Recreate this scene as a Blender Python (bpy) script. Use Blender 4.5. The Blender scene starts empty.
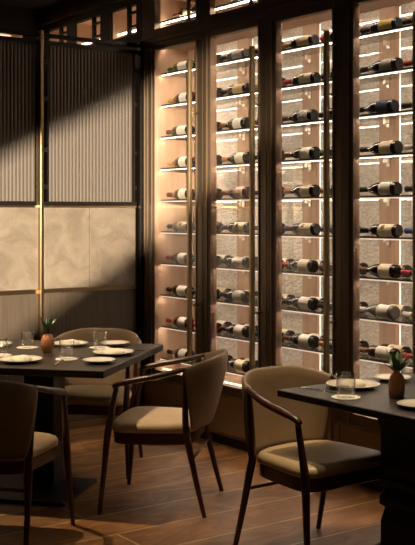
import bpy, bmesh, math, random
from mathutils import Vector, Matrix
random.seed(7)
C = bpy.context.scene
col = C.collection
PI = math.pi

# ------------------------------------------------------------------ materials
def mat(name, base, rough=.5, metal=0, bump=None, var=None, coat=0, spec=None, emis=None, estr=0, sub=None):
    m = bpy.data.materials.new(name); m.use_nodes = True
    nt = m.node_tree; n = nt.nodes; b = n['Principled BSDF']
    b.inputs['Base Color'].default_value = (*base, 1)
    b.inputs['Roughness'].default_value = rough
    b.inputs['Metallic'].default_value = metal
    if coat: b.inputs['Coat Weight'].default_value = coat; b.inputs['Coat Roughness'].default_value = .08
    if spec is not None: b.inputs['Specular IOR Level'].default_value = spec
    if emis: b.inputs['Emission Color'].default_value = (*emis, 1); b.inputs['Emission Strength'].default_value = estr
    tc = n.new('ShaderNodeTexCoord')
    if var:   # (color2, scale vector, detail)
        c2, sc, det = var
        mp = n.new('ShaderNodeMapping'); mp.inputs['Scale'].default_value = sc
        nz = n.new('ShaderNodeTexNoise'); nz.inputs['Scale'].default_value = 1; nz.inputs['Detail'].default_value = det
        nz.inputs['Roughness'].default_value = .65
        rp = n.new('ShaderNodeValToRGB'); rp.color_ramp.elements[0].position = .35; rp.color_ramp.elements[1].position = .68
        rp.color_ramp.elements[0].color = (*base, 1); rp.color_ramp.elements[1].color = (*c2, 1)
        nt.links.new(tc.outputs['Object'], mp.inputs[0]); nt.links.new(mp.outputs[0], nz.inputs[0])
        nt.links.new(nz.outputs[0], rp.inputs[0]); nt.links.new(rp.outputs[0], b.inputs['Base Color'])
    if bump:  # (scale vector, strength, distance)
        sc, st, di = bump
        mp = n.new('ShaderNodeMapping'); mp.inputs['Scale'].default_value = sc
        nz = n.new('ShaderNodeTexNoise'); nz.inputs['Scale'].default_value = 1; nz.inputs['Detail'].default_value = 5
        bp = n.new('ShaderNodeBump'); bp.inputs['Strength'].default_value = st; bp.inputs['Distance'].default_value = di
        nt.links.new(tc.outputs['Object'], mp.inputs[0]); nt.links.new(mp.outputs[0], nz.inputs[0])
        nt.links.new(nz.outputs[0], bp.inputs['Height']); nt.links.new(bp.outputs[0], b.inputs['Normal'])
    return m

def thin_glass(name, tint, refl, body=0, bodycol=(.5,.5,.5), rough=.03):
    m = bpy.data.materials.new(name); m.use_nodes = True
    nt = m.node_tree; n = nt.nodes
    n.remove(n['Principled BSDF']); out = n['Material Output']
    tr = n.new('ShaderNodeBsdfTransparent'); tr.inputs[0].default_value = (*tint, 1)
    gl = n.new('ShaderNodeBsdfGlossy'); gl.inputs['Roughness'].default_value = rough
    df = n.new('ShaderNodeBsdfDiffuse'); df.inputs[0].default_value = (*bodycol, 1)
    f0 = ((refl-1)/(refl+1))**2*1.6
    lw = n.new('ShaderNodeLayerWeight'); lw.inputs[0].default_value = .5
    pw = n.new('ShaderNodeMath'); pw.operation = 'POWER'; pw.inputs[1].default_value = 5
    fr = n.new('ShaderNodeMath'); fr.operation = 'MULTIPLY_ADD'; fr.inputs[1].default_value = 1-f0; fr.inputs[2].default_value = f0
    nt.links.new(lw.outputs['Facing'], pw.inputs[0]); nt.links.new(pw.outputs[0], fr.inputs[0])
    a = n.new('ShaderNodeMixShader'); a.inputs[0].default_value = body
    nt.links.new(tr.outputs[0], a.inputs[1]); nt.links.new(df.outputs[0], a.inputs[2])
    c = n.new('ShaderNodeMixShader')
    nt.links.new(fr.outputs[0], c.inputs[0]); nt.links.new(a.outputs[0], c.inputs[1]); nt.links.new(gl.outputs[0], c.inputs[2])
    nt.links.new(c.outputs[0], out.inputs[0])
    return m

def floor_mat():
    m = bpy.data.materials.new('marbled plank floor'); m.use_nodes = True
    nt = m.node_tree; n = nt.nodes; b = n['Principled BSDF']; L = nt.links
    tc = n.new('ShaderNodeTexCoord')
    br = n.new('ShaderNodeTexBrick'); br.offset = .37
    br.inputs['Scale'].default_value = 1; br.inputs['Brick Width'].default_value = 2.6; br.inputs['Row Height'].default_value = .31
    br.inputs['Mortar Size'].default_value = .006; br.inputs['Mortar Smooth'].default_value = .1
    br.inputs['Color1'].default_value = (.8,.8,.8,1); br.inputs['Color2'].default_value = (1.15,1.1,1.05,1); br.inputs['Mortar'].default_value = (1,1,1,1)
    L.new(tc.outputs['Object'], br.inputs[0])
    nz = n.new('ShaderNodeTexNoise'); nz.inputs['Scale'].default_value = 3.2; nz.inputs['Detail'].default_value = 9; nz.inputs['Roughness'].default_value = .68
    nz.inputs['Distortion'].default_value = 1.6
    mp = n.new('ShaderNodeMapping'); mp.inputs['Scale'].default_value = (.8, 1.7, 1)
    L.new(tc.outputs['Object'], mp.inputs[0]); L.new(mp.outputs[0], nz.inputs[0])
    rp = n.new('ShaderNodeValToRGB'); e = rp.color_ramp.elements
    e[0].position = .3; e[0].color = (.12,.054,.018,1); e[1].position = .72; e[1].color = (.37,.195,.075,1)
    k = e.new(.5); k.color = (.20,.094,.034,1)
    L.new(nz.outputs[0], rp.inputs[0])
    mx = n.new('ShaderNodeMix'); mx.data_type = 'RGBA'; mx.blend_type = 'MULTIPLY'; mx.inputs[0].default_value = 1
    L.new(rp.outputs[0], mx.inputs[6]); L.new(br.outputs['Color'], mx.inputs[7])
    m2 = n.new('ShaderNodeMix'); m2.data_type = 'RGBA'
    L.new(br.outputs['Fac'], m2.inputs[0]); L.new(mx.outputs[2], m2.inputs[6]); m2.inputs[7].default_value = (.44,.30,.15,1)
    L.new(m2.outputs[2], b.inputs['Base Color'])
    b.inputs['Roughness'].default_value = .42; b.inputs['Specular IOR Level'].default_value = .3
    bp = n.new('ShaderNodeBump'); bp.inputs['Strength'].default_value = .15; bp.inputs['Distance'].default_value = .01
    L.new(nz.outputs[0], bp.inputs['Height']); L.new(bp.outputs[0], b.inputs['Normal'])
    return m

def marble_mat(name, base, hi, sc):
    m = mat(name, base, .42)
    nt = m.node_tree; n = nt.nodes; b = n['Principled BSDF']; L = nt.links
    tc = n['Texture Coordinate'] if 'Texture Coordinate' in n else n.new('ShaderNodeTexCoord')
    nz = n.new('ShaderNodeTexNoise'); nz.inputs['Scale'].default_value = sc; nz.inputs['Detail'].default_value = 8; nz.inputs['Distortion'].default_value = 1.2
    rp = n.new('ShaderNodeValToRGB'); e = rp.color_ramp.elements
    e[0].position = .35; e[0].color = (*base,1); e[1].position = .62; e[1].color = (*hi,1)
    nz2 = n.new('ShaderNodeTexNoise'); nz2.inputs['Scale'].default_value = sc*1.7; nz2.inputs['Detail'].default_value = 4; nz2.inputs['Distortion'].default_value = 2.5
    rv = n.new('ShaderNodeValToRGB'); v = rv.color_ramp.elements
    v[0].position = .47; v[0].color = (0,0,0,1); v[1].position = .53; v[1].color = (0,0,0,1); q = v.new(.5); q.color = (.22,.22,.22,1)
    L.new(tc.outputs['Object'], nz.inputs[0]); L.new(tc.outputs['Object'], nz2.inputs[0]); L.new(nz.outputs[0], rp.inputs[0]); L.new(nz2.outputs[0], rv.inputs[0])
    mx = n.new('ShaderNodeMix'); mx.data_type = 'RGBA'
    L.new(rv.outputs[0], mx.inputs[0]); L.new(rp.outputs[0], mx.inputs[6]); mx.inputs[7].default_value = (min(1,hi[0]*1.35),min(1,hi[1]*1.35),min(1,hi[2]*1.35),1)
    L.new(mx.outputs[2], b.inputs['Base Color'])
    return m

M = {}
M['floor'] = floor_mat()
M['dark_wall'] = mat('dark brown wall', (.055,.032,.02), .6, bump=((6,6,6),.1,.01))
M['ceiling'] = mat('near black ceiling', (.03,.02,.014), .8)
M['bronze'] = mat('dark bronze', (.12,.085,.054), .48, metal=.5, var=((.15,.107,.07),(4,4,1),3))
M['bronze_fin'] = mat('pale bronze edge', (.34,.27,.19), .4, metal=.8)  # paler metal tone for the thin raised door mouldings
M['jamb'] = mat('lit bronze reveal', (.20,.12,.075), .45)  # bronze reveal, with the cabinet light on it put into a redder colour
M['brass'] = mat('brushed brass', (.36,.26,.14), .42, metal=.75)
M['steel'] = mat('black steel', (.018,.013,.010), .4, metal=.6)
M['gold_post'] = mat('aged brass post', (.30,.21,.11), .3, metal=1)
M['cab_wood'] = mat('pale oak lining', (.41,.262,.175), .45, var=((.52,.345,.235),(25,25,2.2),6))
M['wood_panel'] = mat('walnut wall panel', (.068,.048,.032), .5, var=((.10,.072,.049),(42,42,2.5),6))
M['base_wood'] = mat('brown base panel', (.25,.15,.075), .42, var=((.29,.18,.09),(3,3,25),4))
M['stone'] = mat('split face stone behind glass', (.56,.49,.41), .5, var=((.97,.91,.83),(46,46,95),8), bump=((34,34,70),.6,.015), coat=1)
M['stone'].node_tree.nodes['Principled BSDF'].inputs['Coat Roughness'].default_value = .02; M['stone'].node_tree.nodes['Principled BSDF'].inputs['Coat IOR'].default_value = 2.3
M['marble'] = marble_mat('beige marble cladding', (.17,.132,.095), (.25,.20,.148), 5.5)
M['flute'] = mat('ribbed smoked glass', (.112,.088,.068), .5, bump=((3,3,220),.25,.004), coat=.12)
M['led'] = mat('warm light strip', (1,.9,.8), .5, emis=(1,.81,.63), estr=42)
M['lens'] = mat('strip light diffuser', (.8,.7,.6), .5, emis=(1,.80,.62), estr=.85)
M['led_v'] = mat('warm upright light strip', (1,.9,.8), .5, emis=(1,.82,.64), estr=1.8)
M['led_soft'] = mat('warm niche strip', (1,.9,.8), .5, emis=(1,.76,.52), estr=9)
M['shelf'] = thin_glass('shelf glass', (.93,.95,.92), 1.3, .18, (.5,.45,.40))
M['edge'] = mat('shelf metal edge', (.10,.075,.06), .3, metal=.8)
M['pane'] = thin_glass('cabinet door glass', (.97,.965,.955), 1.28)
M['tumbler'] = thin_glass('clear drinking glass', (.97,.97,.96), 1.6, .0, (.8,.8,.75))
M['chair_wood'] = mat('dark walnut', (.052,.018,.010), .3, var=((.085,.030,.016),(20,20,3),4), coat=.25)
M['leather'] = mat('tan leather', (.25,.16,.085), .48, bump=((120,120,120),.12,.002), var=((.265,.195,.118),(9,9,9),3))
M['seat_leather'] = mat('cream leather', (.50,.37,.21), .42, bump=((90,90,90),.15,.002), var=((.56,.42,.25),(7,7,7),3))
M['table'] = mat('dark stained oak', (.016,.0115,.0075), .42, var=((.032,.023,.015),(3,40,8),6))
M['black'] = mat('matt black metal', (.007,.006,.006), .5)
M['china'] = mat('cream china', (.80,.75,.66), .22, coat=.4)
M['china_dark'] = mat('grey plate rim', (.10,.085,.07), .3)
M['linen'] = mat('white linen', (.82,.76,.64), .85, bump=((300,300,300),.3,.002))
M['doily'] = mat('white paper doily', (.88,.84,.77), .9)
M['cutlery'] = mat('polished cutlery', (.6,.53,.44), .22, metal=1)
M['terracotta'] = mat('terracotta', (.58,.24,.10), .5, var=((.66,.30,.13),(20,20,20),3))
M['leafg'] = mat('dark green leaf', (.035,.085,.03), .4, var=((.08,.15,.06),(30,30,60),3))
M['hook'] = mat('satin nickel bracket', (.75,.66,.56), .3, metal=.9)
M['water'] = thin_glass('still water', (.9,.9,.88), 1.33, .05, (.5,.5,.45))

GL = {'black': (.012,.008,.006), 'green': (.09,.105,.03), 'brown': (.045,.018,.008), 'grey': (.10,.09,.075), 'wine': (.06,.012,.010), 'navy': (.014,.016,.035)}
LB = {'white': (.78,.72,.62), 'cream': (.74,.64,.44), 'tan': (.52,.38,.20), 'navy': (.035,.04,.085), 'grey': (.35,.31,.27), 'gold': (.50,.36,.10), 'patterned': (.8,.74,.64), 'pale pink':(.78,.58,.48)}
CP = {'black': (.015,.010,.008), 'red': (.38,.03,.02), 'orange': (.36,.13,.05), 'purple': (.06,.035,.12), 'blue': (.04,.045,.20), 'gold': (.45,.28,.09), 'brown': (.12,.05,.025), 'white': (.7,.65,.58), 'green':(.05,.09,.03)}
for k, v in GL.items(): M['g_'+k] = mat(k+' bottle glass', v, .12, coat=.6)
for k, v in LB.items(): M['l_'+k] = mat(k+' paper label', v, .7, var=((v[0]*.86,v[1]*.85,v[2]*.83),(40,160,160),3))
M['l_patterned'] = mat('patterned paper label', (.8,.74,.64), .7, var=((.06,.04,.03),(90,90,90),1))
for k, v in CP.items(): M['c_'+k] = mat(k+' capsule foil', v, .35, metal=.2)

# ------------------------------------------------------------------ mesh helpers
def box(bm, x0, x1, y0, y1, z0, z1):
    v = [bm.verts.new((x, y, z)) for x in (x0, x1) for y in (y0, y1) for z in (z0, z1)]
    for f in ((0,1,3,2),(4,6,7,5),(0,4,5,1),(2,3,7,6),(0,2,6,4),(1,5,7,3)): bm.faces.new([v[i] for i in f])

def ringloft(bm, rings, close=True, cap=True):
    rv = [[bm.verts.new(p) for p in r] for r in rings]
    n = len(rv[0])
    for a, b in zip(rv, rv[1:]):
        for i in range(n if close else n-1):
            j = (i+1) % n
            bm.faces.new((a[i], a[j], b[j], b[i]))
    if cap and close:
        bm.faces.new(rv[0][::-1]); bm.faces.new(rv[-1])

def smooth_path(pts, k=5):
    P = [Vector(p) for p in pts]; out = []
    for i in range(len(P)-1):
        p0 = P[max(i-1,0)]; p1 = P[i]; p2 = P[i+1]; p3 = P[min(i+2,len(P)-1)]
        for s in range(k):
            t = s/k
            out.append(.5*((2*p1)+(p2-p0)*t+(2*p0-5*p1+4*p2-p3)*t*t+(3*p1-p0-3*p2+p3)*t*t*t))
    out.append(P[-1]); return out

def tube(bm, pts, radii, seg=12, flat=1.0, up=(0,0,1)):
    P = [Vector(p) for p in pts]; n = len(P); rings = []
    if not hasattr(radii, '__len__'): radii = [radii]*n
    if len(radii) != n:
        R = []
        for i in range(n):
            f = i/(n-1)*(len(radii)-1); a = int(min(f, len(radii)-2)); R.append(radii[a]+(radii[a+1]-radii[a])*(f-a))
        radii = R
    for i, p in enumerate(P):
        t = (P[min(i+1,n-1)]-P[max(i-1,0)]).normalized()
        u = Vector(up); 
        if abs(t.dot(u)) > .95: u = Vector((0,1,0))
        s = t.cross(u).normalized(); w = s.cross(t).normalized()
        rings.append([p+s*math.cos(a)*radii[i]+w*math.sin(a)*radii[i]*flat for a in (2*PI*k/seg for k in range(seg))])
    ringloft(bm, rings)

def lathe(bm, prof, seg=24, axis='z', origin=(0,0,0)):
    O = Vector(origin); rings = []
    for r, h in prof:
        r = max(r, .0004)
        rr = []
        for k in range(seg):
            a = 2*PI*k/seg; c, s = r*math.cos(a), r*math.sin(a)
            rr.append(O + (Vector((c, s, h)) if axis == 'z' else Vector((c, h, s))))
        rings.append(rr)
    ringloft(bm, rings)

def obj(name, bm, m, parent=None, smooth=False, bevel=0, loc=None, rot=None):
    bmesh.ops.recalc_face_normals(bm, faces=bm.faces[:])
    me = bpy.data.meshes.new(name); bm.to_mesh(me); bm.free()
    o = bpy.data.objects.new(name, me); col.objects.link(o)
    if m is not None: me.materials.append(m)
    if smooth:
        for p in me.polygons: p.use_smooth = True
    if bevel:
        b = o.modifiers.new('Bevel', 'BEVEL'); b.width = bevel; b.segments = 2; b.limit_method = 'ANGLE'; b.angle_limit = math.radians(40)
    if parent is not None: o.parent = parent
    if loc is not None: o.location = loc
    if rot is not None: o.rotation_euler = rot
    return o

def bx(name, m, x0, x1, y0, y1, z0, z1, parent=None, bevel=0):
    bm = bmesh.new(); box(bm, x0, x1, y0, y1, z0, z1); return obj(name, bm, m, parent, bevel=bevel)

def tag(o, label, cat, group=None):
    o['label'] = label; o['category'] = cat
    if group: o['group'] = group
    return o
def empty(name, loc, rz=0):
    o = bpy.data.objects.new(name, None); col.objects.link(o); o.location = loc; o.rotation_euler = (0,0,rz); o.empty_display_size = .1
    return o
def struct(o): o['kind'] = 'structure'; return o
def kids(o): return [c for c in bpy.data.objects if c.parent == o]
def copy_tree(o, parent=None):
    c = o.copy(); col.objects.link(c)
    if parent is not None: c.parent = parent
    for k in kids(o): copy_tree(k, c)
    return c

# ------------------------------------------------------------------ room shell
XC = 4.185                    # front plane of the wine wall
struct(bx('floor', M['floor'], -1.8, 4.75, -1.6, 8.6, -.05, 0))
struct(bx('ceiling', M['ceiling'], -1.8, 4.75, -1.6, 8.6, 3.32, 3.4))
struct(bx('wall_left', M['dark_wall'], -1.9, -1.8, -1.6, 8.6, 0, 3.32))
struct(bx('wall_rear', M['dark_wall'], -1.8, 4.75, -1.7, -1.6, 0, 3.32))
# right wall behind and around the cabinets, with the high openings beyond the screen
NICHE = [(6.70, 7.08), (7.24, 7.66), (7.80, 8.14)]
bm = bmesh.new()
box(bm, 4.60, 4.75, -1.6, 8.6, 0, 3.32)
box(bm, XC, 4.60, -1.6, 8.28, 3.19, 3.32)
box(bm, XC, 4.60, 6.625, 8.28, 0, 2.90)
ys = [6.625] + [y for p in NICHE for y in p] + [8.28]
for a, b in zip(ys[::2], ys[1::2]): box(bm, XC, 4.60, a, b, 2.90, 3.13)
box(bm, XC, 4.60, 6.625, 8.28, 3.13, 3.19)
box(bm, XC, 4.60, -1.6, 3.0, 0, 3.19)
struct(obj('wall_right', bm, M['dark_wall']))
bm = bmesh.new(); box(bm, XC-.035, XC, 3.0, 8.28, 3.185, 3.225); box(bm, XC-.02, XC, 3.0, 8.28, 3.225, 3.26)
struct(obj('trim_1', bm, M['bronze']))
bm = bmesh.new()
box(bm, -1.8, XC, 8.45, 8.6, 0, 3.32); box(bm, -1.8, XC, 8.28, 8.45, 0, 2.90); box(bm, -1.8, XC, 8.28, 8.45, 3.10, 3.32); box(bm, 4.02, XC, 8.28, 8.45, 2.90, 3.10)
struct(obj('wall_back', bm, M['dark_wall']))

def display_niche(y0, y1, lab):
    t = empty('display_niche', (4.38, (y0+y1)/2, 2.90)); tag(t, lab, 'niche', 'lit niches beyond the screen')
    h = (y1-y0)/2
    bm = bmesh.new()
    box(bm, -.18, .2, h-.012, h, .0, .23); box(bm, -.18, .2, -h, -h+.012, .0, .23); box(bm, .19, .2, -h+.012, h-.012, .0, .23)
    box(bm, -.18, .19, -h+.012, h-.012, .0, .012); box(bm, -.18, .19, -h+.012, h-.012, .218, .23)
    obj('lining', bm, M['cab_wood'], t)
    sh = bx('shelf', M['shelf'], -.14, .185, -h+.014, h-.014, .055, .063, t)
    bx('light_strip', M['led_soft'], -.14, -.12, -h+.02, h-.02, .044, .0545, sh)
    bx('light_strip', M['led_soft'], .165, .185, -h+.02, h-.02, .08, .095, t)
    fb = bx('handle', M['steel'], -.20, -.175, -h+.09, -h+.125, .0, .23, t)
    for z in (.055, .16): bx('handle_bracket', M['steel'], -.197, -.178, -h, -h+.0895, z, z+.02, fb)
for (a, b), l in zip(NICHE, ['lit high wall niche beyond the screen, right of the three', 'lit high wall niche beyond the screen, middle of the three', 'lit high wall niche beyond the screen, nearest the dark corner']):
    display_niche(a, b, l)
t = empty('display_niche', (3.4, 8.36, 2.90)); tag(t, 'long lit niche at far left above the ribbed glass screen', 'niche')
bm = bmesh.new(); box(bm, -.6, .61, .07, .085, 0, .2); box(bm, -.6, .61, -.08, .07, .0, .01); box(bm, -.6, .61, -.08, .07, .19, .2); box(bm, .61, .62, -.08, .085, 0, .2)
obj('lining', bm, M['cab_wood'], t)
bm = bmesh.new(); box(bm, -.55, .55, .03, .05, .172, .188); obj('light_strip', bm, M['led_soft'], t)

# ------------------------------------------------------------------ dividing screen (plane Y = 6.64)
YP = 6.64
def screen(x0, x1, lab, split):
    t = empty('partition_screen', ((x0+x1)/2, YP, 0)); w = (x1-x0)/2
    tag(t, lab, 'screen', 'screen sections')
    a, b = -w+.03, w-.004
    for z0, z1 in ((.985,1.012),(1.59,1.603),(0,.05)): bx('brass_rail', M['gold_post'], a, b, -.015, .02, z0, z1, t)
    for z0, z1 in ((1.603,1.632),(2.735,2.765),(2.79,2.815)): bx('steel_rail', M['steel'], a, b, -.02, .02, z0, z1, t)
    bm = bmesh.new(); box(bm, a, b, -.008, .015, .05, .985); obj('wood_panel', bm, M['wood_panel'], t)
    sp = [a+.004] + ([0.0] if split else []) + [b-.004]
    for s0, s1 in zip(sp, sp[1:]):
        bm = bmesh.new(); box(bm, s0+.002, s1-.002, -.012, .015, 1.014, 1.589); obj('marble_slab', bm, M['marble'], t, bevel=.003)
    # ribbed glass: a real corrugated slab, inset between steel stiles
    g0, g1 = a+.045, b-.03
    n = max(1, round((g1-g0)/.028)); prof = []
    for i in range(n*6+1):
        f = i/(n*6); s = abs(math.sin(PI*f*n))
        prof.append((g0+(g1-g0)*f, -.004-.0055*s**.6))
    rings = [[(x, y, 1.632) for x, y in prof]+[(g1, .008, 1.632), (g0, .008, 1.632)], [(x, y, 2.735) for x, y in prof]+[(g1, .008, 2.735), (g0, .008, 2.735)]]
    bm = bmesh.new(); ringloft(bm, rings); obj('ribbed_glass', bm, M['flute'], t)
    for x in (g0-.016, g1+.004): bx('stile', M['steel'], x, x+.012, -.014, .014, 1.632, 2.735, t)
    for z in (1.72, 1.98, 2.34, 2.6):
        bx('bracket', M['steel'], a-.004, a+.029, -.018, .018, z, z+.03, t); bx('bracket', M['steel'], g1+.016, b, -.018, .018, z, z+.03, t)
screen(3.345, 4.145, 'ribbed glass and marble screen section between brass post and wine cabinets', True)
screen(2.54, 3.345, 'ribbed glass and marble screen section at the left picture edge', False)
tag(bx('screen_post', M['gold_post'], 3.330, 3.354, 6.585, 6.655, 0, 2.83, bevel=.003), 'slim brass post between the two ribbed glass screen sections', 'post')
tag(bx('screen_post', M['steel'], 4.15, 4.182, 6.58, 6.66, 0, 2.83, bevel=.003), 'black steel post where the screen meets the wine cabinets', 'post')

# ------------------------------------------------------------------ wine cabinets
B = [6.62, 5.84, 5.145, 4.45, 3.755]            # bay boundaries
OPEN = [(6.45, 5.925), (5.755, 5.23), (5.06, 4.535), (4.365, 3.84)]
ROWZ = [1.646+(5-k)*.2326 for k in range(1, 11)]
BAYN = ['leftmost', 'second', 'third', 'rightmost']
XB = 4.50
def frame_box(bm, x0, x1, y0, y1, z0, z1, oy0, oy1, oz0, oz1):
    box(bm, x0, x1, y0, oy0, z0, z1); box(bm, x0, x1, oy1, y1, z0, z1)
    box(bm, x0, x1, oy0, oy1, z0, oz0); box(bm, x0, x1, oy0, oy1, oz1, z1)
for k in range(4):
    yL, yR = B[k], B[k+1]; oL, oR = OPEN[k]; cy = (yL+yR)/2
    t = empty('wine_cabinet', (XC, cy, 0))
    tag(t, {0:'leftmost tall glass-fronted wine cabinet, bronze frame, beside the marble screen',1:'second tall glass-fronted wine cabinet from the left, behind the middle chair',
            2:'third tall glass-fronted wine cabinet from the left, behind the right chair',3:'rightmost tall glass-fronted wine cabinet, behind the right table'}[k], 'wine cabinet', 'wine cabinets along the wall')
    f = lambda y: y-cy
    X = lambda x: x-XC
    e = .001
    # door: stiles and rails with a recessed pane and long pull handle
    bm = bmesh.new(); frame_box(bm, X(XC), X(XC+.055), f(yR)+e, f(yL)-e, .335, 2.80, f(oR), f(oL), .398, 2.749)
    d = obj('door', bm, M['bronze'], t, bevel=.003)
    for y in ([oR-.012] + [oL+.03] + ([oL+.09, oL+.13] if k == 0 else [])):
        bx('door_moulding', M['bronze_fin'], -.008, 0, f(y)-.003, f(y)+.003, .34, 2.76, d)
    bm = bmesh.new(); box(bm, .03, .036, f(oR)-.0, f(oL)+.0, .398, 2.749); obj('door_glass', bm, M['pane'], d)
    hy = f(oR)-.032
    h = bx('handle', M['brass'], -.088, -.058, hy-.014, hy+.014, .54, 2.61, d, bevel=.006)
    for z in (.914, 2.24):
        bm = bmesh.new(); tube(bm, [(-.0575,hy,z),(-.001,hy,z)], .008, 10); obj('handle_bracket', bm, M['brass'], h, smooth=True)
    # upper transom window
    bm = bmesh.new(); frame_box(bm, X(XC), X(XC+.05), f(yR)+e, f(yL)-e, 2.802, 3.184, f(oR), f(oL), 2.90, 3.13)
    d2 = obj('transom', bm, M['bronze'], t, bevel=.003)
    bx('transom_moulding', M['bronze'], -.01, 0, f(yR)+e, f(yL)-e, 2.835, 2.85, d2)
    bm = bmesh.new(); box(bm, .03, .036, f(oR), f(oL), 2.90, 3.13); obj('transom_glass', bm, M['pane'], d2)
    # carcass
    lin = 6.45 if k == 0 else yL-e
    bx('bottom_board', M['cab_wood'], X(4.241), X(XB+.03), f(yR)+e, f(lin)-e, .372, .396, t)
    bx('middle_deck', M['cab_wood'], X(4.241), X(XB+.03), f(yR)+e, f(lin)-e, 2.77, 2.895, t)
    bx('top_board', M['cab_wood'], X(4.241), X(XB+.03), f(yR)+e, f(lin)-e, 3.135, 3.15, t)
    bx('upper_back_panel', M['cab_wood'], X(4.50), X(4.53), f(yR)+e, f(lin)-e, 2.895, 3.135, t)
    bx('lower_back_rail', M['cab_wood'], X(4.42), X(4.50), f(yR)+e, f(lin)-e, .396, .445, t)
    if k == 0: bx('side_panel', M['cab_wood'], X(4.241), X(XB+.03), f(6.45), f(6.47), .372, 3.15, t)
    bx('jamb_reveal', M['cab_wood'] if k == 0 else M['jamb'], X(4.188), X(4.239), f(oL)-.005, f(oL)-.0005, .399, 2.748, t)  # wood in the first bay; elsewhere lit bronze imitated by colour
    # wood post behind the mullion and stone on either side
    wy1, wy0 = (yL+.008 if k else 99), (yL-.14 if k else 99)
    if k == 0:
        sy = [(f(6.37+.0), f(yR+.012))]
    bm = bmesh.new()
    if k: box(bm, X(4.485), X(4.53), f(wy0), f(yL)-e, .446, 2.769)
    else: box(bm, X(4.485), X(4.53), f(6.38), f(6.449), .446, 2.769)
    pl = obj('back_post', bm, M['cab_wood'], t, bevel=.002)
    s1 = (wy0-.022) if k else 6.352
    bm = bmesh.new(); box(bm, X(XB), X(4.53), f(yR)+e, f(s1), .446, 2.769)
    obj('stone_panel', bm, M['stone'], t)
    if k:
        bm = bmesh.new(); box(bm, X(4.502), X(4.508), f(s1)+.003, f(s1)+.011, .45, 2.76); obj('upright_light_strip', bm, M['led_v'], t)
    # base
    bm = bmesh.new(); box(bm, .012, .30, f(yR)+e, f(yL)-e, .055, .334); box(bm, .002, .012, f(yR)+.03, f(yL)-.03, .075, .315); obj('base_panel', bm, M['base_wood'], t, bevel=.002)
    bm = bmesh.new(); box(bm, .0, .30, f(yR)+e, f(yL)-e, 0.0, .054); obj('plinth', bm, M['steel'], t)
    bm = bmesh.new(); box(bm, X(4.25), X(4.262), f(yR)+.01, f(lin)-.01, .397, .405); obj('sill_light_strip', bm, M['led_v'], t)
    bx('hidden_fill_strip', M['led'], X(4.243), X(4.252), f(yR)+.01, f(lin)-.01, 2.765, 2.7695, t)  # added out of sight behind the header to brighten the interior
    s = bx('upper_shelf', M['shelf'], X(4.245), X(4.49), f(yR)+.002, f(lin)-.002, 2.950, 2.960, t)
    bx('shelf_edge', M['edge'], X(4.239), X(4.2445), f(yR)+.002, f(lin)-.002, 2.949, 2.963, s)
    bx('light_strip', M['led'], X(4.2455), X(4.262), f(yR)+.004, f(lin)-.004, 2.9455, 2.9495, s)
    h2 = obj('transom_handle', (lambda b_: (tube(b_, [(-.06,f(oR)-.005,2.875),(-.06,f(oR)-.005,3.16)], .0125, 12), b_)[1])(bmesh.new()), M['bronze'], d2, smooth=True)
    for z in (2.955, 3.07):
        bm = bmesh.new(); tube(bm, [(-.06,f(oR)-.005,z),(-.0005,f(oR)-.005,z)], .008, 10); obj('handle_bracket', bm, M['bronze'], h2, smooth=True)
    for i, z in enumerate(ROWZ):
        bm = bmesh.new(); box(bm, X(4.245), X(4.478), f(yR)+.002, f(lin)-.002, z-.010, z); s = obj('shelf', bm, M['shelf'], t)
        bm = bmesh.new(); ringloft(bm, [[(X(a_), yy_, z+b_) for a_, b_ in ((4.239,-.0075),(4.239,.003),(4.2444,.003),(4.2444,-.0102),(4.2665,-.0102),(4.2665,-.0114),(4.2425,-.0114),(4.2425,-.0075))] for yy_ in (f(yR)+.002, f(lin)-.002)]); obj('shelf_edge', bm, M['edge'], s)
        bx('diffuser_lens', M['lens'], X(4.239), X(4.2424), f(yR)+.002, f(lin)-.002, z-.0145, z-.0077, s)
        bx('light_strip', M['led'], X(4.2440), X(4.2535), f(yR)+.004, f(lin)-.004, z-.0142, z-.0116, s)
        if k == 0: bx('shelf_end_rail', M['hook'], X(4.240), X(4.485), f(lin)-.008, f(lin)-.001, z-.0175, z-.0148, s)
        if k:
            bm = bmesh.new(); yy = f(wy0)+.05
            box(bm, X(4.455), X(4.484), yy, yy+.022, z-.034, z-.030); box(bm, X(4.478), X(4.484), yy, yy+.022, z-.055, z-.0105); box(bm, X(4.45), X(4.456), yy, yy+.022, z-.034, z-.0105)
            obj('shelf_bracket', bm, M['hook'], s)

# ------------------------------------------------------------------ bottles
def arc_shell(bm, r, y0, y1, a0, a1, seg=18):
    rings = []
    for rr, yy in ((r, y0), (r, y1), (r+.0006, y1), (r+.0006, y0)):
        rings.append([(rr*math.cos(a), yy, rr*math.sin(a)) for a in (a0+(a1-a0)*i/seg for i in range(seg+1))])
    rings.append(rings[0]); rv = [[bm.verts.new(p) for p in r_] for r_ in rings[:4]]; rv.append(rv[0])
    for a, b in zip(rv, rv[1:]):
        for i in range(seg): bm.faces.new((a[i], a[i+1], b[i+1], b[i]))
    bm.faces.new([rv[q][0] for q in range(4)]); bm.faces.new([rv[q][-1] for q in range(4)][::-1])
SH = {'bordeaux': (.0365, [(0,.006),(.028,0),(.0345,.001),(.0365,.006),(.0365,.185),(.034,.198),(.024,.213),(.0155,.224),(.0142,.232),(.0142,.288),(.0158,.289),(.0158,.297),(.013,.299),(0,.299)]),
      'burgundy': (.0395, [(0,.006),(.030,0),(.0375,.001),(.0395,.007),(.0395,.145),(.037,.165),(.030,.19),(.021,.212),(.0152,.230),(.0145,.245),(.0145,.288),(.0158,.289),(.0158,.297),(.013,.299),(0,.299)]),
      'magnum': (.046, [(0,.006),(.036,0),(.044,.001),(.046,.008),(.046,.165),(.043,.185),(.030,.208),(.0175,.226),(.0165,.24),(.0165,.292),(.018,.293),(.018,.304),(.015,.307),(0,.307)])}
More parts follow.
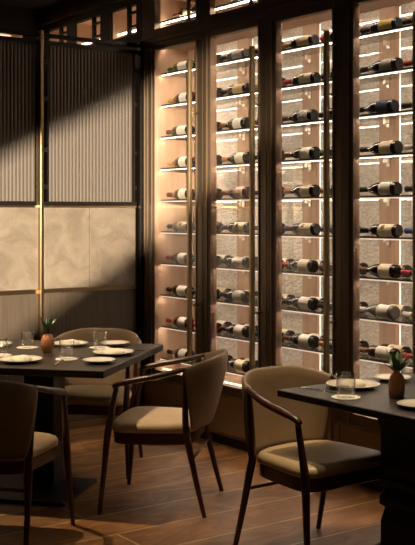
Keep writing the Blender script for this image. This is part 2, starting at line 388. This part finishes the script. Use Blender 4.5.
proto = {}
def bottle(shape, glass, label, cap, loc, lab, group):
    key = (shape, glass, label, cap)
    if key not in proto:
        r, prof = SH[shape]
        bm = bmesh.new(); lathe(bm, prof, 22, 'y'); root = obj('wine_bottle', bm, M['g_'+glass], None, smooth=True)
        if label != 'none':
            y0, y1 = (.026, .136) if shape != 'burgundy' else (.030, .118)
            bm = bmesh.new(); arc_shell(bm, r+.0003, y0, y1, math.radians(30), math.radians(275)); obj('label', bm, M['l_'+label], root, smooth=False)
            if label == 'cream' and shape == 'bordeaux':
                bm = bmesh.new(); arc_shell(bm, r+.0011, .085, .112, math.radians(128), math.radians(165), 5); obj('emblem', bm, M['c_brown'], root)
        bm = bmesh.new(); rr = prof[-2][0]; top = prof[-1][1]
        lathe(bm, [(rr-.002, .232),(rr+.0022,.233),(rr+.0022,top-.013),(rr+.004,top-.012),(rr+.004,top-.002),(rr+.001,top+.0012),(0,top+.0012)], 18, 'y'); obj('capsule', bm, M['c_'+cap], root, smooth=True)
        proto[key] = root; o = root
    else:
        o = copy_tree(proto[key])
    o.location = (loc[0], loc[1], loc[2]+SH[shape][0]+.0008)
    o.rotation_euler = (0, 0, random.uniform(-.01, .01))
    tag(o, lab, 'wine bottle', group)
    return o
SLOT = [6.145, 5.805, 5.478, 5.136, 4.808, 4.464, 4.122, 3.776]
BO, BU, MG = 'bordeaux', 'burgundy', 'magnum'
ROWS = [
 [(BO,'green','white','green'),(BO,'black','white','black'),(BO,'grey','grey','black'),(BO,'black','cream','black'),(BO,'navy','tan','gold'),(BO,'black','cream','red'),(BO,'navy','gold','black'),(BO,'navy','grey','black')],
 [(BU,'brown','white','gold'),(BO,'black','white','black'),(BO,'black','tan','black'),(BO,'black','white','gold'),(BO,'black','cream','red'),(BO,'black','white','black'),(BU,'black','grey','black'),(BO,'black','navy','red')],
 [(BO,'black','white','brown'),(BO,'black','white','black'),(BU,'black','white','brown'),(BO,'black','white','black'),(BU,'black','patterned','brown'),(BO,'black','white','black'),(BU,'navy','navy','black'),(BO,'black','white','black')],
 [(BU,'brown','white','gold'),(BO,'black','white','black'),(BU,'black','white','orange'),(BO,'black','cream','black'),(BU,'black','white','orange'),(BO,'black','cream','green'),(BU,'black','cream','black'),(BO,'black','white','white')],
 [(BU,'brown','white','brown'),(BO,'black','white','black'),(BU,'wine','pale pink','orange'),(BO,'wine','pale pink','red'),(BU,'black','cream','orange'),(BO,'black','white','orange'),(BU,'black','white','black'),(BO,'black','white','black')],
 [(BO,'black','cream','black'),(BO,'black','cream','black'),(BO,'black','cream','purple'),(BO,'black','white','purple'),(BO,'black','cream','purple'),(BO,'black','white','blue'),(BO,'black','cream','black'),(BO,'black','cream','blue')],
 [(BU,'black','white','red'),(BO,'black','white','black'),(BO,'black','white','black'),(BO,'black','cream','black'),(BU,'black','cream','red'),(BO,'brown','cream','brown'),(BU,'black','cream','brown'),(BO,'black','white','red')],
 [(BO,'black','white','black'),(BO,'black','white','black'),(BU,'black','grey','black'),(BO,'black','white','white'),(BU,'black','white','black'),(BO,'black','cream','black'),(BU,'grey','white','white'),(BO,'grey','white','white')],
 [(BU,'wine','white','red'),(BO,'wine','white','red'),(BU,'black','white','black'),(BO,'black','white','black'),(BU,'black','white','brown'),(BO,'black','white','orange'),(BO,'brown','white','brown'),(BU,'wine','white','red')],
 [(BU,'black','white','black'),(BO,'black','cream','black'),(BU,'black','cream','black'),(BO,'black','white','black'),(BU,'black','cream','black'),(BO,'black','white','black'),(BU,'black','white','black'),(BO,'black','cream','black')]]
ORD = ['top','second','third','fourth','fifth','sixth','seventh','eighth','ninth','lowest']
def blab(b, i, s, where):
    bay = BAYN[s//2]; side = ('left' if s % 2 == 0 else 'right')
    g = {'black':'dark','wine':'dark red'}.get(b[1], b[1])
    capw = '' if b[3] in ('black',) else b[3]+' '
    return f"{g} wine bottle, {b[2]} label, {capw}neck; {ORD[i]} shelf, {bay} cabinet, {where} {side}"
for i, row in enumerate(ROWS):
    jit = random.uniform(-.012, .012)
    for s, b in enumerate(row):
        y = SLOT[s] + jit + random.uniform(-.006, .006)
        if s == 0: y = min(y, 6.144) if b[0] == 'bordeaux' else min(y, 6.140)
        bottle(*b, (4.302+random.uniform(-.006,.006), y, ROWZ[i]), blab(b, i, s, 'front'), f'wine bottles lying on the {ORD[i]} shelves')
    if i >= 6:
        for s in range(1, 8):
            b = random.choice([(BO,'black','white','black'),(BO,'black','cream','black'),(BO,'black','white','brown'),(BO,'black','cream','brown')])
            bottle(*b, (4.405, SLOT[s]+.018+random.uniform(-.006,.006), ROWZ[i]), blab(b, i, s, 'rear'), f'wine bottles lying on the {ORD[i]} shelves')
bottle(BO,'brown','cream','brown', (4.30, 6.06, 2.961), 'dark wine bottle with cream label in the high compartment above the leftmost cabinet', 'bottles in the high compartments')
bottle(BO,'black','white','black', (4.30, 5.36, 2.961), 'dark wine bottle in the high compartment above the second cabinet', 'bottles in the high compartments')

# ------------------------------------------------------------------ chairs
def make_chair():
    root = empty('armchair', (0,0,0))
    U = [(0,-.335,.800),(.13,-.318,.797),(.222,-.255,.778),(.270,-.165,.75),(.294,-.04,.718),(.296,.08,.694),(.288,.165,.674),(.282,.198,.655)]
    full = smooth_path([(-x,y,z) for x,y,z in U[:0:-1]] + U, 5)
    n = len(full)
    # seat pad
    def outline(sc, z, seg=40, drop=0):
        r = []
        for q in range(seg):
            a = 2*PI*q/seg; c, s_ = math.cos(a), math.sin(a)
            ex = .42
            x = math.copysign(abs(c)**ex, c); y = math.copysign(abs(s_)**ex, s_)
            w = .228+.050*(y*.5+.5)
            r.append((x*w*sc, .012+y*.228*sc, z + .006*(1-abs(x))*sc - drop*max(0, y)**3))
        return r
    bm = bmesh.new()
    ringloft(bm, [outline(.95,.412), outline(.99,.416), outline(1,.430), outline(.995,.442), outline(.965,.454), outline(.90,.463), outline(.7,.468), outline(.4,.470), outline(.05,.471)])
    obj('seat', bm, M['seat_leather'], root, smooth=True)
    bm = bmesh.new(); ringloft(bm, [outline(.93,.352), outline(.96,.356), outline(.975,.410), outline(.93,.4115)]); obj('seat_frame', bm, M['chair_wood'], root)
    # upholstered wraparound back
    top = [p for p in full if p.y < -.150]
    m_ = len(top); rings = []
    th = .015
    NS = 10
    grid = []
    for i, p in enumerate(top):
        q = -1+2*i/(m_-1)
        bot = Vector((.228*q, -.200-.052*(1-q*q), .437))
        cpts = []
        for j in range(NS+1):
            s_ = j/NS
            c = bot.lerp(p, s_); bulge = .018*math.sin(PI*s_)
            t_ = (top[min(i+1,m_-1)]-top[max(i-1,0)]); t_.z = 0; nrm = Vector((t_.y, -t_.x, 0)).normalized()   # points outward/back
            c = c + nrm*bulge*.6
            cpts.append((c, nrm))
        grid.append(cpts)
    for cpts in grid:
        ring = []
        for j,(c,nn) in enumerate(cpts):
            w_ = th*(1 if 0 < j < NS else .75); ring.append(c+nn*w_)
        c, nn = cpts[-1]; ring.append(c+Vector((0,0,.010))+nn*.004); ring.append(c+Vector((0,0,.010))-nn*.004)
        for j,(c,nn) in list(enumerate(cpts))[::-1]:
            w_ = th*(1 if 0 < j < NS else .75); ring.append(c-nn*w_)
        rings.append(ring)
    bm = bmesh.new(); ringloft(bm, rings); obj('backrest', bm, M['leather'], root, smooth=True)
    # wooden arms
    for sgn in (-1, 1):
        arm = smooth_path([(sgn*x, y, z) for x, y, z in U[3:]], 5)
        k2 = [Vector((sgn*.258,-.183,.757))] + arm
        bm = bmesh.new(); tube(bm, k2, [.014,.017,.019,.020,.020,.019,.018,.014], 14, flat=.8); obj('armrest', bm, M['chair_wood'], root, smooth=True)
        bm = bmesh.new(); tube(bm, smooth_path([(sgn*.302,.268,0),(sgn*.290,.246,.22),(sgn*.282,.232,.38),(sgn*.281,.222,.46),(sgn*.283,.180,.665)],4), [.0115,.015,.019,.0185,.012], 12); obj('leg', bm, M['chair_wood'], root, smooth=True)
        bm = bmesh.new(); tube(bm, smooth_path([(sgn*.262,-.275,0),(sgn*.252,-.225,.2),(sgn*.243,-.185,.38),(sgn*.241,-.172,.46),(sgn*.260,-.172,.745)],4), [.0115,.015,.019,.0175,.012], 12); obj('leg', bm, M['chair_wood'], root, smooth=True)
    bm = bmesh.new(); tube(bm, [(-.248,-.205,.29),(.248,-.205,.29)], [.008,.010,.008], 10); obj('stretcher', bm, M['chair_wood'], root, smooth=True)
    return root
ch = make_chair()
CH = [((3.10,4.69,0), math.radians(43.8), 'tan leather armchair with dark wood arms, side-on at the left table, nearest the wine cabinets'),
      ((2.10,4.635,0), math.radians(-47), 'armchair seen from behind at the lower left corner, tucked at left table'),
      ((3.165,5.60,0), math.radians(135.4), 'armchair at the far side of the left table, below the marble screen'),
      ((3.195,3.56,0), math.radians(181), 'tan leather armchair tucked under the right table, facing the camera'),
      ((2.19,5.72,0), math.radians(220.9), 'armchair mostly out of frame at the far left, only a leg showing under table')]
for i, (p, a, l) in enumerate(CH):
    c = ch if i == 0 else copy_tree(ch)
    c.location = p; c.rotation_euler = (0,0,a); tag(c, l, 'chair', 'dark wood and leather armchairs')

# ------------------------------------------------------------------ tables
t = empty('dining_table', (2.736, 5.362, 0), math.radians(40.9)); tag(t, 'dark wood square dining table at left, set for four with a pineapple ornament', 'table')
bm = bmesh.new(); box(bm, -.562, .562, -.545, .545, .712, .75); obj('tabletop', bm, M['table'], t, bevel=.004)
bm = bmesh.new(); box(bm, -.09, .09, -.09, .09, .022, .712); box(bm, -.25, .25, -.25, .25, .695, .711); obj('pedestal', bm, M['black'], t, bevel=.006)
bm = bmesh.new(); box(bm, -.40, .13, -.27, .30, 0, .022); obj('base_plate', bm, M['steel'], t, bevel=.004)
t = empty('dining_table', (3.455, 2.93, 0)); tag(t, 'dark wood dining table at the right picture edge with terracotta vase', 'table')
bm = bmesh.new(); box(bm, -.425, .425, -.72, .72, .718, .75); obj('tabletop', bm, M['table'], t, bevel=.005)
bm = bmesh.new()
prof = [(.24,.717),(.24,.690),(.215,.66),(.20,.60),(.20,.44),(.185,.40),(.205,.385),(.205,.36),(.185,.345),(.205,.30),(.205,.275),(.185,.26),(.20,.20),(.20,.10),(.235,.07),(.235,.0)]
rings = []
for w, z in prof[::-1]:
    rings.append([(w*sx*.98, w*sy*.98, z) for sx, sy in ((-1,-.9),(-.9,-1),(.9,-1),(1,-.9),(1,.9),(.9,1),(-.9,1),(-1,.9))])
ringloft(bm, rings); p = obj('pedestal', bm, M['black'], t); p.location = (.045, .16, 0)

TZ = .75
def plate(x, y, r, lab, napkin=None, dark=False):
    bm = bmesh.new(); rim = .55*r
    lathe(bm, [(0,.003),(rim*.9,.003),(rim,0),(rim*1.06,.002),(r*.97,.0155),(r,.018),(r*.985,.0195),(r*.80,.013),(rim,.0065),(0,.006)], 40)
    o = obj('dinner_plate' if r > .1 else 'side_plate', bm, M['china'], None, smooth=True, loc=(x, y, TZ+.0005)); tag(o, lab, 'plate', 'plates on the tables')
    if napkin:
        ang, nl = napkin
        bm = bmesh.new(); a, b_ = .062, .048
        def ringn(s, z, sk=0):
            out = []
            for q in range(28):
                th_ = 2*PI*q/28; c, s2 = math.cos(th_), math.sin(th_)
                out.append((math.copysign(abs(c)**.6, c)*a*s, math.copysign(abs(s2)**.7, s2)*b_*s, z+.004*math.sin(3*th_+sk)*s*(z > .003)))
            return out
        ringloft(bm, [ringn(.97,0), ringn(1.02,.003), ringn(1.02,.009,.4), ringn(.96,.014,.8), ringn(.75,.022,1.4), ringn(.45,.026,2), ringn(.1,.028,2.2)])
        n_ = obj('folded_napkin', bm, M['linen'], None, smooth=True, loc=(x, y, TZ+.0075), rot=(0,0,ang)); tag(n_, nl, 'napkin', 'folded napkins on plates')
def doily(x, y, lab, r=.062):
    bm = bmesh.new(); ring = []
    for q in range(72):
        a = 2*PI*q/72; rr = r*(1+.05*math.cos(12*a)); ring.append((rr*math.cos(a), rr*math.sin(a)))
    ringloft(bm, [[(a, b, 0) for a, b in ring], [(a, b, .0012) for a, b in ring]])
    tag(obj('lace_doily', bm, M['doily'], None, loc=(x, y, TZ+.0005)), lab, 'doily', 'lace doilies under the tumblers')
def glass(x, y, h, r, lab, water=False):
    doily(x, y, 'white lace doily under the ' + lab.replace('clear glass ', '').replace('short ', ''))
    bm = bmesh.new(); lathe(bm, [(0,0),(r*.86,0),(r*.9,.003),(r,h),(r-.0022,h),(r*.9-.0024,.014),(0,.012)], 32)
    o = obj('tumbler', bm, M['tumbler'], None, smooth=True, loc=(x, y, TZ+.0022)); tag(o, lab, 'glass', 'tumblers on the tables')
    if water:
        bm = bmesh.new(); lathe(bm, [(0,.0130),(r*.9-.004,.0145),(r*.94-.004,h*.42),(0,h*.42)], 28); obj('water', bm, M['water'], o, smooth=True)
def cutlery(kind, x, y, ang, lab):
    bm = bmesh.new()
    if kind == 'knife':
        ringloft(bm, [[(-.105,-.004,0),(-.105,.004,0),(-.105,.004,.004),(-.105,-.004,.004)],[(-.01,-.0065,0),(-.01,.0065,0),(-.01,.0065,.005),(-.01,-.0065,.005)],[(.0,-.0045,0),(.0,.0045,0),(.0,.0045,.003),(.0,-.0045,.003)],[(.01,-.009,0),(.01,.008,0),(.01,.008,.002),(.01,-.009,.002)],[(.08,-.009,0),(.08,.009,0),(.08,.009,.002),(.08,-.009,.002)],[(.108,.003,0),(.108,.008,0),(.108,.008,.0015),(.108,.003,.0015)]])
    else:
        ringloft(bm, [[(-.1,-.006,0),(-.1,.006,0),(-.1,.006,.003),(-.1,-.006,.003)],[(0,-.003,0),(0,.003,0),(0,.003,.004),(0,-.003,.004)],[(.04,-.004,.003),(.04,.004,.003),(.04,.004,.006),(.04,-.004,.006)],[(.055,-.011,.001),(.055,.011,.001),(.055,.011,.003),(.055,-.011,.003)]])
        for q in range(4):
            yy = -.011+q*.0062; box(bm, .054, .095, yy, yy+.0034, .001, .003)
    o = obj(kind, bm, M['cutlery'], None, loc=(x, y, TZ+.0006), rot=(0,0,ang)); tag(o, lab, kind, 'cutlery on the tables')

V = math.radians(40.9); Ux = math.radians(130.9)
plate(2.476,5.131,.118,'large cream plate nearest the lower left chair', (V, 'folded white napkin on the plate before the lower left chair'))
plate(3.03,5.09,.118,'large cream plate with napkin nearest the right corner of left table', (Ux, 'flat folded napkin on large plate near the right corner of left table'))
plate(3.02,5.59,.112,'large cream plate with napkin at the far side of the left table', (V, 'folded napkin on the far plate of left table, behind the ornament'))
plate(3.25,5.44,.088,'small cream side plate at the far right corner of the left table')
plate(2.80,4.855,.088,'small cream side plate at the near right corner of left table')
plate(2.66,5.83,.088,'cream plate cut by the left picture edge, far side of left table')
glass(2.774,5.66,.092,.041,'clear glass tumbler left of the pineapple ornament')
glass(2.728,5.084,.100,.043,'clear glass tumbler right of the pineapple ornament, near table edge')
glass(2.50,5.44,.095,.042,'clear glass tumbler cut by the left picture edge')
glass(3.12,5.40,.095,.041,'clear glass tumbler before the far chair, left table')
cutlery('knife', 2.63,4.985, V+.15, 'silver knife right of the near left plate')
cutlery('fork', 2.34,5.27, V+.1, 'silver fork left of the near left plate')
cutlery('knife', 3.17,5.18, Ux+.3, 'silver knife beside the large plate at the right corner of left table')
cutlery('fork', 2.86,5.02, Ux, 'silver fork between tumbler and large plate on left table')
# right table
plate(3.35,3.49,.124,'large cream plate behind the tumbler on the right table', (.2, 'folded cream napkin on the large plate on the right table'))
plate(3.64,3.52,.088,'small cream side plate behind the terracotta vase')
plate(3.215,2.965,.088,'small cream side plate at the near edge of right table, by picture edge')
glass(3.145,3.32,.103,.044,'short clear glass tumbler of water on the right table', True)
cutlery('knife', 3.165,3.52, math.radians(-75), 'silver knife at the left corner of the right table')

# pineapple ornament (left) with ridged skin and leaf crown
def leaf(bm, base, az, tilt, L, w):
    d = Vector((math.cos(az)*math.sin(tilt), math.sin(az)*math.sin(tilt), math.cos(tilt)))
    side = Vector((-math.sin(az), math.cos(az), 0)); rings = []
    nrm = d.cross(side)
    for q in range(7):
        s = q/6; c = Vector(base)+d*L*s+Vector((math.cos(az),math.sin(az),-.3))*L*.28*s*s
        ww = w*math.sin(PI*min(1, .22+.78*s))**.8 if s < 1 else .0004
        rings.append([c+side*ww, c+nrm*.0015+nrm*.15*ww, c-side*ww, c-nrm*.0008+nrm*.10*ww])
    ringloft(bm, rings)
def pineapple(x, y):
    t = empty('pineapple_ornament', (x, y, TZ+.0005)); tag(t, 'small terracotta pineapple ornament with green leaves in centre of left table', 'ornament')
    bm = bmesh.new(); rings = []
    for i in range(27):
        h = i/26; r = .0385*(math.sin(PI*(.13+.76*h)))**.55
        ring = []
        for q in range(48):
            a = 2*PI*q/48
            k = math.cos(a*8+h*22)*math.cos(a*8-h*22)
            ring.append(((r+.0022*k)*math.cos(a), (r+.0022*k)*math.sin(a), h*.102))
        rings.append(ring)
    ringloft(bm, rings); obj('fruit_body', bm, M['terracotta'], t, smooth=True)
    bm = bmesh.new(); rnd = random.Random(3)
    for q in range(16): leaf(bm, (0,0,.098), q*2.4, .10+.045*(q % 9)/1.4, .135-.003*q, .0085)
    obj('leaf_crown', bm, M['leafg'], t)
pineapple(2.773,5.397)
def vase(x, y):
    t = empty('bud_vase', (x, y, TZ+.0005)); tag(t, 'terracotta bottle-shaped vase on the right table', 'vase')
    bm = bmesh.new(); lathe(bm, [(0,0),(.026,0),(.031,.004),(.0345,.03),(.0355,.055),(.0335,.078),(.027,.094),(.017,.106),(.0135,.113),(.0135,.121),(.015,.124),(.0115,.124),(.011,.108),(0,.10)], 32)
    obj('vase_body', bm, M['terracotta'], t, smooth=True)
    s = empty('leaf_sprig', (x, y, TZ+.103)); tag(s, 'sprig of green leaves standing in the terracotta vase', 'leaves')
    bm = bmesh.new()
    for q, (az, ti, L) in enumerate([(0.2,.15,.115),(2.3,.45,.10),(3.6,.30,.12),(-.9,.5,.10),(1.2,.65,.085),(4.6,.6,.09),(5.2,.25,.105),(3.0,.75,.085),(.7,.4,.11),(1.8,.2,.12),(4.0,.5,.095),(5.8,.75,.08)]): leaf(bm, (0,0,.0), az, ti, L*.95, .014)
    obj('leaves', bm, M['leafg'], s)
vase(3.327,3.193)

# ------------------------------------------------------------------ spotlight for the slanted light band; unseen housing and blades added to shape it
L0 = Vector((.05, -.05, 2.15))
def spot(name, loc, target, energy, angle, blend, color, size):
    d = bpy.data.lights.new(name, 'SPOT'); d.energy = energy; d.spot_size = math.radians(angle); d.spot_blend = blend; d.color = color; d.shadow_soft_size = size
    o = bpy.data.objects.new(name, d); col.objects.link(o); o.location = loc
    o.rotation_euler = (Vector(target)-Vector(loc)).to_track_quat('-Z', 'Y').to_euler(); return o
spot('framing_spot_beam', L0, (3.1, 6.6, 1.7), 7200, 32, .85, (1,.84,.64), .0035)
t = empty('added_framing_spotlight', L0); tag(t, 'added black framing spotlight, blades shaping the light band, unseen above the camera', 'spotlight')
def blade(a, b, sgn):
    A = (Vector(a)-L0).normalized()*.28; Bv = (Vector(b)-L0).normalized()*.28
    e = (Bv-A); A2 = A-e*.8; B2 = Bv+e*.8
    out = A.cross(Bv).normalized()*sgn*.22
    nrm = e.normalized().cross(out.normalized())*.002
    bm = bmesh.new(); ringloft(bm, [[A2,B2,B2+out,A2+out],[A2+nrm,B2+nrm,B2+out+nrm,A2+out+nrm]]); obj('added_shutter_blade', bm, M['black'], t)
loA, loB = (3.046,6.60,.644), (4.15,4.53,2.33)
hiA, hiB = (3.046,6.60,1.93), (4.15,6.5,2.48)
blade(loA, loB, 1); blade(hiA, hiB, -1)
w = (Vector((3.9,6.0,1.75))-L0).normalized()
bm = bmesh.new(); tube(bm, [-w*.05, -w*.07, -w*.30, -w*.32], [.045,.06,.06,.04], 20); obj('housing', bm, M['black'], t)
bm = bmesh.new(); tube(bm, [(-.1,-.15,1.165),(-.1,-.15,.0)], .012, 10); obj('hanging_rod', bm, M['black'], t)

# ------------------------------------------------------------------ table downlights, then added fill lamps
WARM = (1,.74,.46)
spot('downlight_left_table', (2.0,5.5,3.28), (2.75,5.25,.6), 380, 44, .9, WARM, .02)
spot('downlight_right_table', (3.35,3.35,3.28), (3.35,3.35,0), 210, 40, .9, WARM, .02)
spot('aisle_fill', (3.0,3.95,3.28), (3.0,3.75,0), 50, 44, .9, WARM, .06)  # extra spot added to brighten the aisle floor
a = bpy.data.lights.new('room_fill', 'AREA'); a.energy = 5; a.size = 2.2; a.color = (1,.70,.42)  # unseen soft fill, added to lift the dark chair backs
o = bpy.data.objects.new('room_fill', a); col.objects.link(o); o.location = (1.2,2.2,3.2)

w = bpy.data.worlds.new('World'); C.world = w; w.use_nodes = True
w.node_tree.nodes['Background'].inputs[0].default_value = (.02,.014,.01,1); w.node_tree.nodes['Background'].inputs[1].default_value = .3

# ------------------------------------------------------------------ camera
cd = bpy.data.cameras.new('camera'); cam = bpy.data.objects.new('camera', cd); col.objects.link(cam)
cam.location = (0,0,1.55); cam.rotation_euler = (PI/2, 0, -math.radians(35.9))
cd.sensor_fit = 'VERTICAL'; cd.sensor_height = 24; cd.lens = 1044/545*24; cd.shift_y = -59.5/545; cd.clip_start = .02
C.camera = cam
C.view_settings.view_transform = 'Standard'; C.view_settings.look = 'None'; C.view_settings.gamma = 1; C.view_settings.use_curve_mapping = False
C.view_settings.exposure = 0
